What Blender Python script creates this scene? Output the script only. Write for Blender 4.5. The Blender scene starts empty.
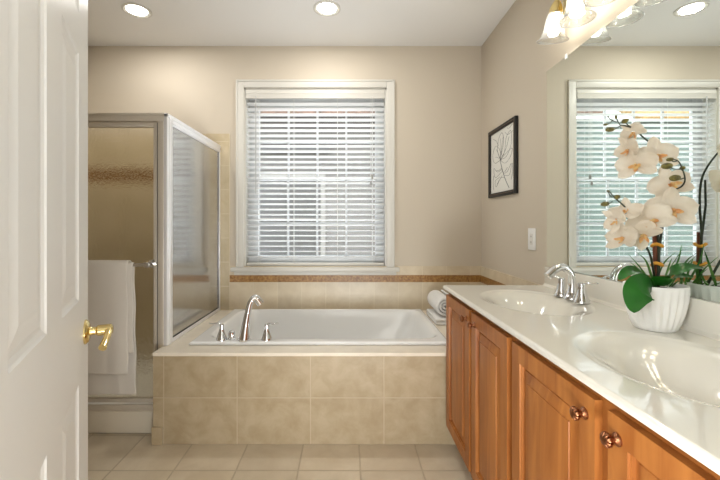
import bpy, bmesh, math, random
from mathutils import Vector, Matrix

random.seed(7)
PI = math.pi
SC = bpy.context.scene
COL = SC.collection

# ------------------------------------------------------------------ camera
CAM_Z = 1.244
F = 376.0                        # focal length in pixels of the 720x480 frame
cam_data = bpy.data.cameras.new('camera')
cam_data.sensor_width = 36.0
cam_data.lens = F / 720 * 36.0
cam_data.shift_x = 12 / 720
cam_data.shift_y = -16 / 720
cam_data.clip_start = 0.02
cam = bpy.data.objects.new('camera', cam_data)
COL.objects.link(cam)
cam.location = (0, 0, CAM_Z)
cam.rotation_euler = (PI / 2, 0, 0)
SC.camera = cam

# ------------------------------------------------------------------ world and exposure
world = bpy.data.worlds.new('overcast_sky')
SC.world = world
world.use_nodes = True
bg = world.node_tree.nodes['Background']
bg.inputs[0].default_value = (0.86, 0.93, 1.0, 1)
bg.inputs[1].default_value = 4.6
SC.view_settings.view_transform = 'Standard'
SC.view_settings.look = 'None'
SC.view_settings.gamma = 1.0
SC.view_settings.use_curve_mapping = False
SC.view_settings.exposure = 0.27

# added fill light low behind the camera, tilted up to bounce off the ceiling
ld = bpy.data.lights.new('low_bounce_fill', 'AREA')
ld.shape = 'RECTANGLE'; ld.size = 1.1; ld.size_y = 0.5; ld.energy = 70; ld.color = (0.96, 0.98, 1.0)
lo = bpy.data.objects.new('low_bounce_fill', ld)
COL.objects.link(lo)
lo.location = (0.2, -0.9, 0.3); lo.rotation_euler = (math.radians(142), 0, 0)

ls = bpy.data.lights.new('bedroom_side_fill', 'AREA')  # second added fill, at the bedroom's left wall where no window is built
ls.shape = 'RECTANGLE'; ls.size = 1.6; ls.size_y = 1.5; ls.energy = 110; ls.color = (0.94, 0.97, 1.0)
lso = bpy.data.objects.new('bedroom_side_fill', ls)
COL.objects.link(lso)
lso.location = (-2.35, -1.3, 1.6); lso.rotation_euler = (0, math.radians(-90), 0)

RECESSED_W = 7.0
BULB_GLOW = 22

# ------------------------------------------------------------------ materials
def lin(c):
    def f(v):
        v /= 255.0
        return v / 12.92 if v <= 0.04045 else ((v + 0.055) / 1.055) ** 2.4
    return (f(c[0]), f(c[1]), f(c[2]), 1)

def mat(name, c, rough=0.5, metal=0.0, spec=0.5, emit=0.0, bump=0.0, bscale=60, coat=0.0, var=0.0, vscale=8):
    m = bpy.data.materials.new(name); m.use_nodes = True
    nt = m.node_tree; b = nt.nodes['Principled BSDF']
    b.inputs['Base Color'].default_value = lin(c)
    b.inputs['Roughness'].default_value = rough
    b.inputs['Metallic'].default_value = metal
    b.inputs['Specular IOR Level'].default_value = spec
    b.inputs['Coat Weight'].default_value = coat
    if emit:
        b.inputs['Emission Color'].default_value = lin(c)
        b.inputs['Emission Strength'].default_value = emit
    if bump or var:
        g = nt.nodes.new('ShaderNodeNewGeometry')
        if bump:
            n = nt.nodes.new('ShaderNodeTexNoise'); n.inputs['Scale'].default_value = bscale
            nt.links.new(g.outputs['Position'], n.inputs['Vector'])
            bp = nt.nodes.new('ShaderNodeBump'); bp.inputs['Strength'].default_value = bump
            bp.inputs['Distance'].default_value = 0.01
            nt.links.new(n.outputs['Fac'], bp.inputs['Height'])
            nt.links.new(bp.outputs['Normal'], b.inputs['Normal'])
        if var:
            n = nt.nodes.new('ShaderNodeTexNoise'); n.inputs['Scale'].default_value = vscale
            n.inputs['Detail'].default_value = 4
            nt.links.new(g.outputs['Position'], n.inputs['Vector'])
            r = nt.nodes.new('ShaderNodeValToRGB')
            r.color_ramp.elements[0].position = 0.3; r.color_ramp.elements[1].position = 0.7
            r.color_ramp.elements[0].color = lin(tuple(v * (1 - var) for v in c))
            r.color_ramp.elements[1].color = lin(tuple(min(255, v * (1 + var)) for v in c))
            nt.links.new(n.outputs['Fac'], r.inputs['Fac'])
            nt.links.new(r.outputs['Color'], b.inputs['Base Color'])
    return m

def tile_mat(name, c1, c2, grout, axes, w, h, off=(0, 0), mortar=0.004, rough=0.35, nscale=9, shift=0.0, spec=0.5, gap=0.9):
    """stone tile laid on world axes, mottled inside every tile"""
    m = bpy.data.materials.new(name); m.use_nodes = True
    nt = m.node_tree; L = nt.links; b = nt.nodes['Principled BSDF']
    g = nt.nodes.new('ShaderNodeNewGeometry')
    sp = nt.nodes.new('ShaderNodeSeparateXYZ'); L.new(g.outputs['Position'], sp.inputs[0])
    cb = nt.nodes.new('ShaderNodeCombineXYZ')
    for k in range(2):
        a = nt.nodes.new('ShaderNodeMath'); a.operation = 'SUBTRACT'
        L.new(sp.outputs['XYZ'.index(axes[k])], a.inputs[0]); a.inputs[1].default_value = off[k]
        L.new(a.outputs[0], cb.inputs[k])
    br = nt.nodes.new('ShaderNodeTexBrick')
    br.offset = shift; br.squash = 1.0
    L.new(cb.outputs[0], br.inputs['Vector'])
    br.inputs['Scale'].default_value = 1.0
    br.inputs['Brick Width'].default_value = w
    br.inputs['Row Height'].default_value = h
    br.inputs['Mortar Size'].default_value = mortar
    br.inputs['Mortar Smooth'].default_value = 0.2
    br.inputs['Color1'].default_value = (0.9, 0.9, 0.9, 1)
    br.inputs['Color2'].default_value = (1.06, 1.06, 1.06, 1)
    br.inputs['Mortar'].default_value = (1, 1, 1, 1)
    n = nt.nodes.new('ShaderNodeTexNoise'); n.inputs['Scale'].default_value = nscale
    n.inputs['Detail'].default_value = 6; n.inputs['Roughness'].default_value = 0.6
    n.inputs['Distortion'].default_value = 0.35
    L.new(g.outputs['Position'], n.inputs['Vector'])
    r = nt.nodes.new('ShaderNodeValToRGB')
    r.color_ramp.elements[0].position = 0.36; r.color_ramp.elements[1].position = 0.66
    r.color_ramp.elements[0].color = lin(c2); r.color_ramp.elements[1].color = lin(c1)
    L.new(n.outputs['Fac'], r.inputs['Fac'])
    mu = nt.nodes.new('ShaderNodeMix'); mu.data_type = 'RGBA'; mu.blend_type = 'MULTIPLY'
    mu.inputs['Factor'].default_value = 0.6
    L.new(r.outputs['Color'], mu.inputs['A']); L.new(br.outputs['Color'], mu.inputs['B'])
    mx = nt.nodes.new('ShaderNodeMix'); mx.data_type = 'RGBA'
    L.new(br.outputs['Fac'], mx.inputs['Factor'])
    L.new(mu.outputs['Result'], mx.inputs['A']); mx.inputs['B'].default_value = lin(grout)
    L.new(mx.outputs['Result'], b.inputs['Base Color'])
    b.inputs['Roughness'].default_value = rough
    b.inputs['Specular IOR Level'].default_value = spec
    bp = nt.nodes.new('ShaderNodeBump'); bp.inputs['Strength'].default_value = gap; bp.invert = True
    bp.inputs['Distance'].default_value = 0.002
    L.new(br.outputs['Fac'], bp.inputs['Height']); L.new(bp.outputs['Normal'], b.inputs['Normal'])
    return m

def wood_mat(name, c1, c2, axis='Z', rough=0.42):
    m = bpy.data.materials.new(name); m.use_nodes = True
    nt = m.node_tree; L = nt.links; b = nt.nodes['Principled BSDF']
    g = nt.nodes.new('ShaderNodeNewGeometry')
    mp = nt.nodes.new('ShaderNodeMapping')
    s = [14, 14, 14]; s['XYZ'.index(axis)] = 1.6
    mp.inputs['Scale'].default_value = s
    L.new(g.outputs['Position'], mp.inputs['Vector'])
    n = nt.nodes.new('ShaderNodeTexNoise'); n.inputs['Scale'].default_value = 1.6
    n.inputs['Detail'].default_value = 7; n.inputs['Distortion'].default_value = 0.7
    L.new(mp.outputs[0], n.inputs['Vector'])
    r = nt.nodes.new('ShaderNodeValToRGB')
    r.color_ramp.elements[0].position = 0.3; r.color_ramp.elements[1].position = 0.72
    r.color_ramp.elements[0].color = lin(c2); r.color_ramp.elements[1].color = lin(c1)
    L.new(n.outputs['Fac'], r.inputs['Fac']); L.new(r.outputs['Color'], b.inputs['Base Color'])
    b.inputs['Roughness'].default_value = rough
    b.inputs['Specular IOR Level'].default_value = 0.3; b.inputs['Coat Weight'].default_value = 0.08; b.inputs['Coat Roughness'].default_value = 0.3
    return m

def glass_mat(name, tint=(255, 255, 255), gloss=0.08, rough=0.0, refr=0.0, rrough=0.1, bump=0.0, bscale=120, trans=0.0, ior=1.12):
    """thin glass: see-through, a little mirror-like, optionally pebbled (refraction) and milky (translucent)"""
    m = bpy.data.materials.new(name); m.use_nodes = True
    nt = m.node_tree; L = nt.links
    nt.nodes.remove(nt.nodes['Principled BSDF'])
    out = nt.nodes['Material Output']
    t = nt.nodes.new('ShaderNodeBsdfTransparent'); t.inputs[0].default_value = lin(tint)
    cur = t.outputs[0]
    nrm = None
    if bump:
        g = nt.nodes.new('ShaderNodeNewGeometry')
        n = nt.nodes.new('ShaderNodeTexNoise'); n.inputs['Scale'].default_value = bscale
        L.new(g.outputs['Position'], n.inputs['Vector'])
        bp = nt.nodes.new('ShaderNodeBump'); bp.inputs['Strength'].default_value = bump
        bp.inputs['Distance'].default_value = 0.004
        L.new(n.outputs['Fac'], bp.inputs['Height']); nrm = bp.outputs['Normal']
    def mix(a, b_, f):
        x = nt.nodes.new('ShaderNodeMixShader')
        if hasattr(f, 'links'): L.new(f, x.inputs[0])
        else: x.inputs[0].default_value = f
        L.new(a, x.inputs[1]); L.new(b_, x.inputs[2]); return x.outputs[0]
    if refr:
        rf = nt.nodes.new('ShaderNodeBsdfRefraction'); rf.inputs['IOR'].default_value = ior
        rf.inputs['Roughness'].default_value = rrough; rf.inputs[0].default_value = lin(tint)
        if nrm: L.new(nrm, rf.inputs['Normal'])
        cur = mix(cur, rf.outputs[0], refr)
    if trans:
        tr = nt.nodes.new('ShaderNodeBsdfTranslucent'); tr.inputs[0].default_value = lin(tint)
        cur = mix(cur, tr.outputs[0], trans)
    gl = nt.nodes.new('ShaderNodeBsdfGlossy'); gl.inputs['Roughness'].default_value = rough
    lw = nt.nodes.new('ShaderNodeLayerWeight'); lw.inputs[0].default_value = 0.35
    mr = nt.nodes.new('ShaderNodeMapRange')
    mr.inputs['To Min'].default_value = gloss; mr.inputs['To Max'].default_value = min(1, gloss * 6)
    L.new(lw.outputs['Facing'], mr.inputs['Value'])
    cur = mix(cur, gl.outputs[0], mr.outputs[0])
    L.new(cur, out.inputs[0])
    return m

def leaf_mat(name, c, tr=0.35, rough=0.45, c2=None, scale=20):
    m = bpy.data.materials.new(name); m.use_nodes = True
    nt = m.node_tree; L = nt.links; b = nt.nodes['Principled BSDF']
    b.inputs['Base Color'].default_value = lin(c); b.inputs['Roughness'].default_value = rough
    t = nt.nodes.new('ShaderNodeBsdfTranslucent'); t.inputs[0].default_value = lin(c)
    if c2:
        g = nt.nodes.new('ShaderNodeNewGeometry')
        n = nt.nodes.new('ShaderNodeTexNoise'); n.inputs['Scale'].default_value = scale
        L.new(g.outputs['Position'], n.inputs['Vector'])
        r = nt.nodes.new('ShaderNodeValToRGB')
        r.color_ramp.elements[0].position = 0.35; r.color_ramp.elements[1].position = 0.65
        r.color_ramp.elements[0].color = lin(c); r.color_ramp.elements[1].color = lin(c2)
        L.new(n.outputs['Fac'], r.inputs['Fac'])
        L.new(r.outputs['Color'], b.inputs['Base Color']); L.new(r.outputs['Color'], t.inputs[0])
    x = nt.nodes.new('ShaderNodeMixShader'); x.inputs[0].default_value = tr
    L.new(b.outputs[0], x.inputs[1]); L.new(t.outputs[0], x.inputs[2])
    L.new(x.outputs[0], nt.nodes['Material Output'].inputs[0])
    return m

M = dict(
    wall=mat('beige_wall_paint', (203, 192, 174), 0.75, bump=0.03, bscale=250),
    ceiling=mat('white_ceiling_paint', (236, 235, 233), 0.85),
    white=mat('white_trim_paint', (214, 211, 202), 0.4),
    door=mat('white_door_paint', (220, 220, 217), 0.42),
    floor=tile_mat('beige_floor_tile', (222, 209, 186), (208, 193, 168), (194, 179, 154), 'XY', 0.314, 0.314, (0.062, 1.897), 0.0045, 0.3, 5),
    front_tile=tile_mat('tan_stone_tile', (190, 173, 143), (174, 155, 123), (195, 180, 152), 'XZ', 0.414, 0.264, (-1.039, 0), 0.003, 0.35, 10, gap=0.6),
    side_tile=tile_mat('tan_stone_tile_side', (190, 173, 143), (174, 155, 123), (200, 186, 160), 'YZ', 0.414, 0.264, (2.117, 0), 0.003, 0.35, 10, gap=0.6),
    deck=mat('polished_cream_stone', (238, 228, 210), 0.16, var=0.03, vscale=7),
    wall_tile=tile_mat('cream_wall_tile', (218, 204, 178), (206, 190, 162), (218, 205, 181), 'XZ', 0.203, 0.237, (-0.186, 0.518), 0.003, 0.35, 8, gap=0.5),
    wall_tile_side=tile_mat('cream_wall_tile_side', (218, 204, 178), (206, 190, 162), (218, 205, 181), 'YZ', 0.203, 0.237, (3.174, 0.518), 0.003, 0.35, 8, gap=0.5),
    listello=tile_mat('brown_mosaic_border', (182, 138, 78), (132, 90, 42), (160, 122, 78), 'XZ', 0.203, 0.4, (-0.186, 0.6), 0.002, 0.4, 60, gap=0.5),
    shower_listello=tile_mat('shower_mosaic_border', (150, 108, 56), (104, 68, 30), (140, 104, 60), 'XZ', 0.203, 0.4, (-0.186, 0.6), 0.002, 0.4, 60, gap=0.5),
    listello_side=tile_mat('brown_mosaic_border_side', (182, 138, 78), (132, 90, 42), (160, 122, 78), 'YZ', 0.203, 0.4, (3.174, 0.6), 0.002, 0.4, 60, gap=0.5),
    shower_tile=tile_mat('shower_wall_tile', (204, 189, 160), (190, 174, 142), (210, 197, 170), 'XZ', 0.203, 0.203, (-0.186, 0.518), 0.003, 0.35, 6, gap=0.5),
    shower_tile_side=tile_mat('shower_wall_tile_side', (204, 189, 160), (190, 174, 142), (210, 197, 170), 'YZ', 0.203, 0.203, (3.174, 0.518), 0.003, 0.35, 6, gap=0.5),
    acrylic=mat('white_tub_acrylic', (240, 240, 238), 0.12, coat=0.4),
    pan=mat('cream_shower_pan', (242, 240, 232), 0.3),
    curb=mat('cream_curb', (218, 208, 188), 0.35),
    marble=mat('white_cultured_marble', (232, 228, 216), 0.1, coat=0.5, var=0.012, vscale=3),
    chrome=mat('polished_chrome', (225, 226, 228), 0.09, 1.0),
    nickel=mat('brushed_nickel', (212, 204, 190), 0.36, 0.4),
    alu=mat('bright_aluminium', (244, 244, 246), 0.36, 0.5),
    brass=mat('polished_brass', (232, 210, 148), 0.16, 1.0),
    copper=mat('antique_copper', (150, 100, 70), 0.3, 1.0),
    dark=mat('dark_rubber', (40, 38, 36), 0.6),
    wood=wood_mat('honey_maple', (182, 118, 58), (146, 84, 36)),
    wood_h=wood_mat('honey_maple_rail', (182, 118, 58), (146, 84, 36), 'Y'),
    wood_dark=mat('dark_brown_wood', (120, 76, 42), 0.6),  # one even darker brown, used on the toe kick
    towel=mat('white_terry', (236, 230, 220), 0.95, spec=0.1, bump=0.5, bscale=420),
    towel2=mat('white_terry_pile', (244, 242, 238), 0.95, spec=0.1, bump=0.5, bscale=420),
    slat=leaf_mat('white_blind_slat', (248, 248, 247), 0.35, 0.4),
    cord=mat('white_cord', (230, 230, 226), 0.7),
    vinyl=mat('white_vinyl_sash', (214, 216, 217), 0.4),
    pane=glass_mat('window_glass', gloss=0.03),
    pebble=glass_mat('pebbled_shower_glass', (250, 248, 242), 0.03, 0.08, 0.75, 0.0, 1.0, 60, ior=1.3),
    sideglass=glass_mat('obscure_side_glass', (240, 240, 236), 0.26, 0.14, 0.6, 0.16, 0.25, 60, trans=0.2),
    mirror=mat('mirror_silver', (236, 242, 238), 0.0, 1.0),
    shade=glass_mat('clear_bell_glass', (250, 250, 248), 0.12, 0.03, trans=0.10),
    rim=glass_mat('shade_rim_glass', (250, 250, 250), 0.2, 0.05, trans=0.4),
    bulb=mat('lit_bulb', (255, 250, 242), 0.4, emit=BULB_GLOW),
    lens=mat('lit_downlight_lens', (255, 252, 246), 0.4, emit=9),
    black=mat('black_frame', (18, 16, 16), 0.5),
    gold=mat('thin_gold_fillet', (96, 80, 62), 0.5, 0.4),
    paper=mat('white_paper', (228, 226, 218), 0.8),
    ink=mat('ink_line', (58, 58, 58), 0.8),
    plate=mat('white_plastic', (240, 240, 238), 0.35),
    ceramic=mat('white_ceramic', (240, 239, 234), 0.3),
    soil=mat('dark_moss', (46, 40, 26), 0.95, bump=1.0, bscale=90, var=0.4, vscale=60),
    petal=leaf_mat('cream_petal', (226, 214, 194), 0.3, 0.6, (236, 228, 212), 18),
    lip=leaf_mat('golden_lip', (236, 206, 142), 0.25, 0.5, (220, 156, 100), 60),
    leaf=leaf_mat('dark_green_leaf', (24, 84, 24), 0.15, 0.3, (40, 112, 34), 12),
    blade=leaf_mat('green_blade', (58, 110, 44), 0.25, 0.4, (96, 142, 66), 20),
    stem=mat('green_stem', (38, 48, 28), 0.5, var=0.2, vscale=30),
    stake=mat('brown_stake', (112, 62, 38), 0.6, var=0.2, vscale=30),
    tie=mat('yellow_tie', (224, 158, 50), 0.5),
    bud=mat('olive_bud', (84, 78, 30), 0.5, var=0.5, vscale=90),
    carpet=mat('beige_carpet', (190, 178, 160), 0.95, bump=0.6, bscale=300),
    siding=mat('grey_siding', (90, 87, 82), 0.7, var=0.03, vscale=2),
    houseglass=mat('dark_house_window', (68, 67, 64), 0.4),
    house_trim=mat('pale_house_trim', (124, 121, 114), 0.6),
    shingle=mat('brown_shingle', (96, 74, 62), 0.9, var=0.25, vscale=14),
    bounce_ground=mat('pale_bounce_ground', (224, 222, 216), 0.9, var=0.05, vscale=4),  # ground made pale to bounce sky light up under the blind slats
    sage=mat('sage_siding', (88, 99, 91), 0.7, var=0.03, vscale=2),
    tan_roof=mat('tan_roof_tile', (140, 110, 64), 0.9, var=0.25, vscale=14),
)

# ------------------------------------------------------------------ geometry helpers
def wloc(o):
    v = Vector((0, 0, 0))
    while o is not None:
        v += o.location; o = o.parent
    return v

def obj(name, bm, m, parent=None, smooth=None, local=False, kind=None):
    """link a bmesh as one object; world-space geometry is moved into the parent's space"""
    bmesh.ops.recalc_face_normals(bm, faces=bm.faces[:])
    if parent is not None and not local:
        bmesh.ops.translate(bm, verts=bm.verts[:], vec=-wloc(parent))
    me = bpy.data.meshes.new(name); bm.to_mesh(me); bm.free()
    me.materials.append(M[m] if isinstance(m, str) else m)
    if smooth is not None:
        for p in me.polygons: p.use_smooth = True
        if smooth < 180: me.set_sharp_from_angle(angle=math.radians(smooth))
    o = bpy.data.objects.new(name, me); COL.objects.link(o)
    if parent is not None: o.parent = parent
    if kind: o['kind'] = kind
    return o

def tag(o, label, cat, group=None):
    o['label'] = label; o['category'] = cat
    if group: o['group'] = group
    return o

def thing(name, label, cat, loc=(0, 0, 0), rz=0, group=None):
    o = bpy.data.objects.new(name, None); COL.objects.link(o)
    o.empty_display_size = 0.05
    o.location = loc; o.rotation_euler = (0, 0, rz)
    return tag(o, label, cat, group)

def NB(): return bmesh.new()

def bx(bm, x0, x1, y0, y1, z0, z1, bev=0, seg=2):
    v = [bm.verts.new((x, y, z)) for x in (x0, x1) for y in (y0, y1) for z in (z0, z1)]
    fs = [bm.faces.new([v[i] for i in f]) for f in ((0, 1, 3, 2), (4, 6, 7, 5), (0, 4, 5, 1), (2, 3, 7, 6), (0, 2, 6, 4), (1, 5, 7, 3))]
    if bev:
        es = list({e for f in fs for e in f.edges})
        bmesh.ops.bevel(bm, geom=es, offset=bev, segments=seg, profile=0.5, affect='EDGES')
    return bm

def box(*a, **k): return bx(NB(), *a, **k)

def rings(bm, rs, close_ends=True, closed=True):
    vs = [[bm.verts.new(p) for p in r] for r in rs]
    n = len(vs[0])
    for a, b in zip(vs, vs[1:]):
        for i in range(n if closed else n - 1):
            j = (i + 1) % n
            bm.faces.new((a[i], a[j], b[j], b[i]))
    if close_ends and closed:
        bm.faces.new(vs[0][::-1]); bm.faces.new(vs[-1])
    return bm

def smooth_path(pts, n=8):
    """Catmull-Rom through the points"""
    P = [Vector(p) for p in pts]
    Q = [P[0] * 2 - P[1]] + P + [P[-1] * 2 - P[-2]]
    out = []
    for i in range(1, len(Q) - 2):
        a, b, c, d = Q[i - 1:i + 3]
        for k in range(n):
            t = k / n
            out.append(0.5 * (2 * b + (c - a) * t + (2 * a - 5 * b + 4 * c - d) * t * t + (3 * b - a - 3 * c + d) * t ** 3))
    out.append(P[-1])
    return out

def tube(bm, pts, r, n=10, flat=1.0, up=None):
    pts = [Vector(p) for p in pts]
    N = len(pts)
    rr = r if isinstance(r, (list, tuple)) else [r] * N
    if len(rr) != N:
        rr = [rr[min(len(rr) - 2, int(i / (N - 1) * (len(rr) - 1)))] * (1 - ((i / (N - 1) * (len(rr) - 1)) - min(len(rr) - 2, int(i / (N - 1) * (len(rr) - 1)))))
              + rr[min(len(rr) - 2, int(i / (N - 1) * (len(rr) - 1))) + 1] * ((i / (N - 1) * (len(rr) - 1)) - min(len(rr) - 2, int(i / (N - 1) * (len(rr) - 1)))) for i in range(N)]
    t0 = (pts[1] - pts[0]).normalized()
    u = Vector(up) if up else (Vector((0, 0, 1)) if abs(t0.z) < 0.9 else Vector((1, 0, 0)))
    u = (u - t0 * u.dot(t0)).normalized()
    rs = []
    for i in range(N):
        t = (pts[min(i + 1, N - 1)] - pts[max(i - 1, 0)]).normalized()
        u = (u - t * u.dot(t)).normalized()
        w = t.cross(u)
        rs.append([pts[i] + (u * math.cos(2 * PI * k / n) * flat + w * math.sin(2 * PI * k / n)) * rr[i] for k in range(n)])
    return rings(bm, rs)

def lathe(bm, prof, c=(0, 0, 0), n=28, mtx=None, caps=True):
    """prof: (r, z) pairs around z, then moved by mtx or to c"""
    rs = []
    for r, z in prof:
        ring = [Vector((max(r, 1e-4) * math.cos(2 * PI * k / n), max(r, 1e-4) * math.sin(2 * PI * k / n), z)) for k in range(n)]
        rs.append([(mtx @ p) if mtx else p + Vector(c) for p in ring])
    return rings(bm, rs, caps)

def ball(bm, c, r, s=(1, 1, 1), n=12, mtx=None):
    prof = [(r * math.sin(PI * k / n), -r * math.cos(PI * k / n)) for k in range(n + 1)]
    m = (mtx or Matrix.Translation(Vector(c))) @ Matrix.Diagonal((*s, 1))
    return lathe(bm, prof, n=16, mtx=m, caps=False)

def aim(c, d, roll=0):
    """matrix whose +z points along d, at c"""
    q = Vector(d).normalized().to_track_quat('Z', 'Y')
    return Matrix.Translation(Vector(c)) @ q.to_matrix().to_4x4() @ Matrix.Rotation(roll, 4, 'Z')

def panelled(bm, us, vs, cells, f, steps, thick):
    """a slab face split at us x vs; the listed cells become moulded panels. f(u, v, d) -> point, d = depth behind the face"""
    for i in range(len(us) - 1):
        for j in range(len(vs) - 1):
            a, b, c, d = us[i], us[i + 1], vs[j], vs[j + 1]
            if (i, j) not in cells:
                bm.faces.new([bm.verts.new(f(u, v, 0)) for u, v in ((a, c), (b, c), (b, d), (a, d))])
                continue
            prev = None
            for ins, dep in steps:
                q = [bm.verts.new(f(u, v, dep)) for u, v in ((a + ins, c + ins), (b - ins, c + ins), (b - ins, d - ins), (a + ins, d - ins))]
                if prev:
                    for k in range(4):
                        bm.faces.new((prev[k], prev[(k + 1) % 4], q[(k + 1) % 4], q[k]))
                prev = q
            bm.faces.new(prev)
    a, b, c, d = us[0], us[-1], vs[0], vs[-1]
    fr = [f(u, v, 0) for u, v in ((a, c), (b, c), (b, d), (a, d))]
    bk = [f(u, v, thick) for u, v in ((a, c), (b, c), (b, d), (a, d))]
    F_ = [bm.verts.new(p) for p in fr]; B_ = [bm.verts.new(p) for p in bk]
    for k in range(4):
        bm.faces.new((F_[k], F_[(k + 1) % 4], B_[(k + 1) % 4], B_[k]))
    bm.faces.new(B_)
    bmesh.ops.remove_doubles(bm, verts=bm.verts[:], dist=1e-5)
    return bm

def heightfield(bm, xs, ys, fn, skirt):
    g = [[bm.verts.new((x, y, fn(x, y))) for y in ys] for x in xs]
    for i in range(len(xs) - 1):
        for j in range(len(ys) - 1):
            bm.faces.new((g[i][j], g[i + 1][j], g[i + 1][j + 1], g[i][j + 1]))
    edge = [g[i][0] for i in range(len(xs))] + [g[-1][j] for j in range(1, len(ys))] + \
           [g[i][-1] for i in range(len(xs) - 2, -1, -1)] + [g[0][j] for j in range(len(ys) - 2, 0, -1)]
    low = [bm.verts.new((v.co.x, v.co.y, skirt)) for v in edge]
    for k in range(len(edge)):
        j = (k + 1) % len(edge)
        bm.faces.new((edge[k], edge[j], low[j], low[k]))
    return bm

def lspace(a, b, n): return [a + (b - a) * i / (n - 1) for i in range(n)]
def sstep(t):
    t = max(0, min(1, t)); return t * t * (3 - 2 * t)

# ------------------------------------------------------------------ the room
D = 3.174        # back wall
XR = 1.127       # right wall
XL = -2.20       # left wall (inside the shower)
YF = 0.33        # front wall, inner face
H = 2.746
WX0, WX1, WZ0, WZ1 = -0.875, 0.325, 0.881, 2.39   # window opening

obj('floor', box(XL - 0.1, XR + 0.1, YF - 0.12, D + 0.14, -0.08, 0), 'floor', kind='structure')
obj('floor_bedroom', box(-2.4, 2.4, -2.6, YF - 0.12, -0.08, 0), 'carpet', kind='structure')
b = NB()
bx(b, -2.5, -2.4, -2.7, YF - 0.12, 0, H); bx(b, 2.4, 2.5, -2.7, YF - 0.12, 0, H); bx(b, -2.4, 2.4, -2.7, -2.6, 0, H)
obj('wall_bedroom', b, 'ceiling', kind='structure')
obj('ceiling_bedroom', box(-2.5, 2.5, -2.7, YF - 0.12, H, H + 0.1), 'ceiling', kind='structure')
obj('ceiling', box(XL - 0.1, XR + 0.1, YF - 0.12, D + 0.14, H, H + 0.1), 'ceiling', kind='structure')
b = NB()
bx(b, XL - 0.1, WX0, D, D + 0.14, 0, H); bx(b, WX1, XR + 0.1, D, D + 0.14, 0, H)
bx(b, WX0, WX1, D, D + 0.14, 0, WZ0 - 0.04); bx(b, WX0, WX1, D, D + 0.14, WZ1, H)
obj('wall_back', b, 'wall', kind='structure')
obj('wall_right', box(XR, XR + 0.1, YF, D, 0, H), 'wall', kind='structure')
obj('wall_left', box(XL - 0.1, XL, YF, D, 0, H), 'wall', kind='structure')
b = NB()
bx(b, XL - 0.1, -0.40, YF - 0.12, YF, 0, H); bx(b, 0.48, XR + 0.1, YF - 0.12, YF, 0, H); bx(b, -0.40, 0.48, YF - 0.12, YF, 2.06, H)
obj('wall_front', b, 'wall', kind='structure')
b = NB()
bx(b, -0.40, -0.378, YF - 0.125, YF + 0.004, 0, 2.04); bx(b, 0.458, 0.48, YF - 0.125, YF + 0.004, 0, 2.04); bx(b, -0.40, 0.48, YF - 0.125, YF + 0.004, 2.04, 2.062)
obj('trim_1', b, 'white', kind='structure')

# wall tile behind the tub, with its mosaic border, and the shower's tile
SX = -0.996      # where the tall shower tile ends
TT = 0.010
DZ = 0.518       # tub deck height
b = NB(); bx(b, SX, XR, D - TT, D, DZ, 0.755); bx(b, SX, XR, D - TT, D, 0.814, 0.89)
obj('trim_2', b, 'wall_tile', kind='structure')
obj('trim_3', box(SX, XR, D - TT - 0.002, D, 0.755, 0.814), 'listello', kind='structure')
b = NB(); bx(b, XR - TT, XR, 2.145, D - TT, DZ, 0.755); bx(b, XR - TT, XR, 2.145, D - TT, 0.814, 0.89)
obj('trim_4', b, 'wall_tile_side', kind='structure')
obj('trim_5', box(XR - TT - 0.002, XR, 2.145, D - TT - 0.002, 0.755, 0.814), 'listello_side', kind='structure')
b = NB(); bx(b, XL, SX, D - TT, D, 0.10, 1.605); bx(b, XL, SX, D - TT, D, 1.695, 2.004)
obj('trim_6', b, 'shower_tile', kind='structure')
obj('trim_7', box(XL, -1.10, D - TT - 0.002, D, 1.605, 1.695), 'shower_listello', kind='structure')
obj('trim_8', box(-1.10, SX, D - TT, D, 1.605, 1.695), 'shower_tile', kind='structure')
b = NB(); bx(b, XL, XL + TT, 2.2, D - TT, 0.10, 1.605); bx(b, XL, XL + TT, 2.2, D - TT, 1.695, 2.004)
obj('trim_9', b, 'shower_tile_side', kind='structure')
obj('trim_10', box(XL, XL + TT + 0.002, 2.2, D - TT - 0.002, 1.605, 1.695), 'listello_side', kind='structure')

# ------------------------------------------------------------------ window
win = bpy.data.objects.new('window_1', None); COL.objects.link(win); win.location = (-0.275, D, WZ0)
win['kind'] = 'structure'
tag(win, 'white double hung window with divided panes over the bathtub', 'window')
b = NB()
cw = 0.063
bx(b, WX0 - cw, WX0, D - 0.018, D, WZ0, WZ1 + cw, 0.004); bx(b, WX1, WX1 + cw, D - 0.018, D, WZ0, WZ1 + cw, 0.004)
bx(b, WX0, WX1, D - 0.018, D, WZ1, WZ1 + cw, 0.004)
bx(b, WX0 - cw - 0.003, WX0 - cw + 0.012, D - 0.024, D, WZ0, WZ1 + cw + 0.003, 0.003)
bx(b, WX1 + cw - 0.012, WX1 + cw + 0.003, D - 0.024, D, WZ0, WZ1 + cw + 0.003, 0.003)
bx(b, WX0 - cw, WX1 + cw, D - 0.024, D, WZ1 + cw - 0.012, WZ1 + cw + 0.003, 0.003)
obj('casing', b, 'white', win, 40)
b = NB()
bx(b, WX0 - 0.105, WX1 + 0.105, D - 0.05, D + 0.14, WZ0 - 0.035, WZ0, 0.006)
obj('window_sill', b, 'white', win, 40)
obj('apron', box(WX0 - 0.08, WX1 + 0.08, D - 0.026, D - TT - 0.001, WZ0 - 0.066, WZ0 - 0.035, 0.003), 'white', win, 40)
b = NB()      # reveal and outer frame
bx(b, WX0, WX0 + 0.012, D, D + 0.14, WZ0, WZ1); bx(b, WX1 - 0.012, WX1, D, D + 0.14, WZ0, WZ1); bx(b, WX0, WX1, D, D + 0.14, WZ1 - 0.012, WZ1)
obj('reveal', b, 'white', win)
GX0, GX1, GZ0, GZ1 = -0.775, 0.238, 0.968, 2.255
MZ = 1.63
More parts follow.
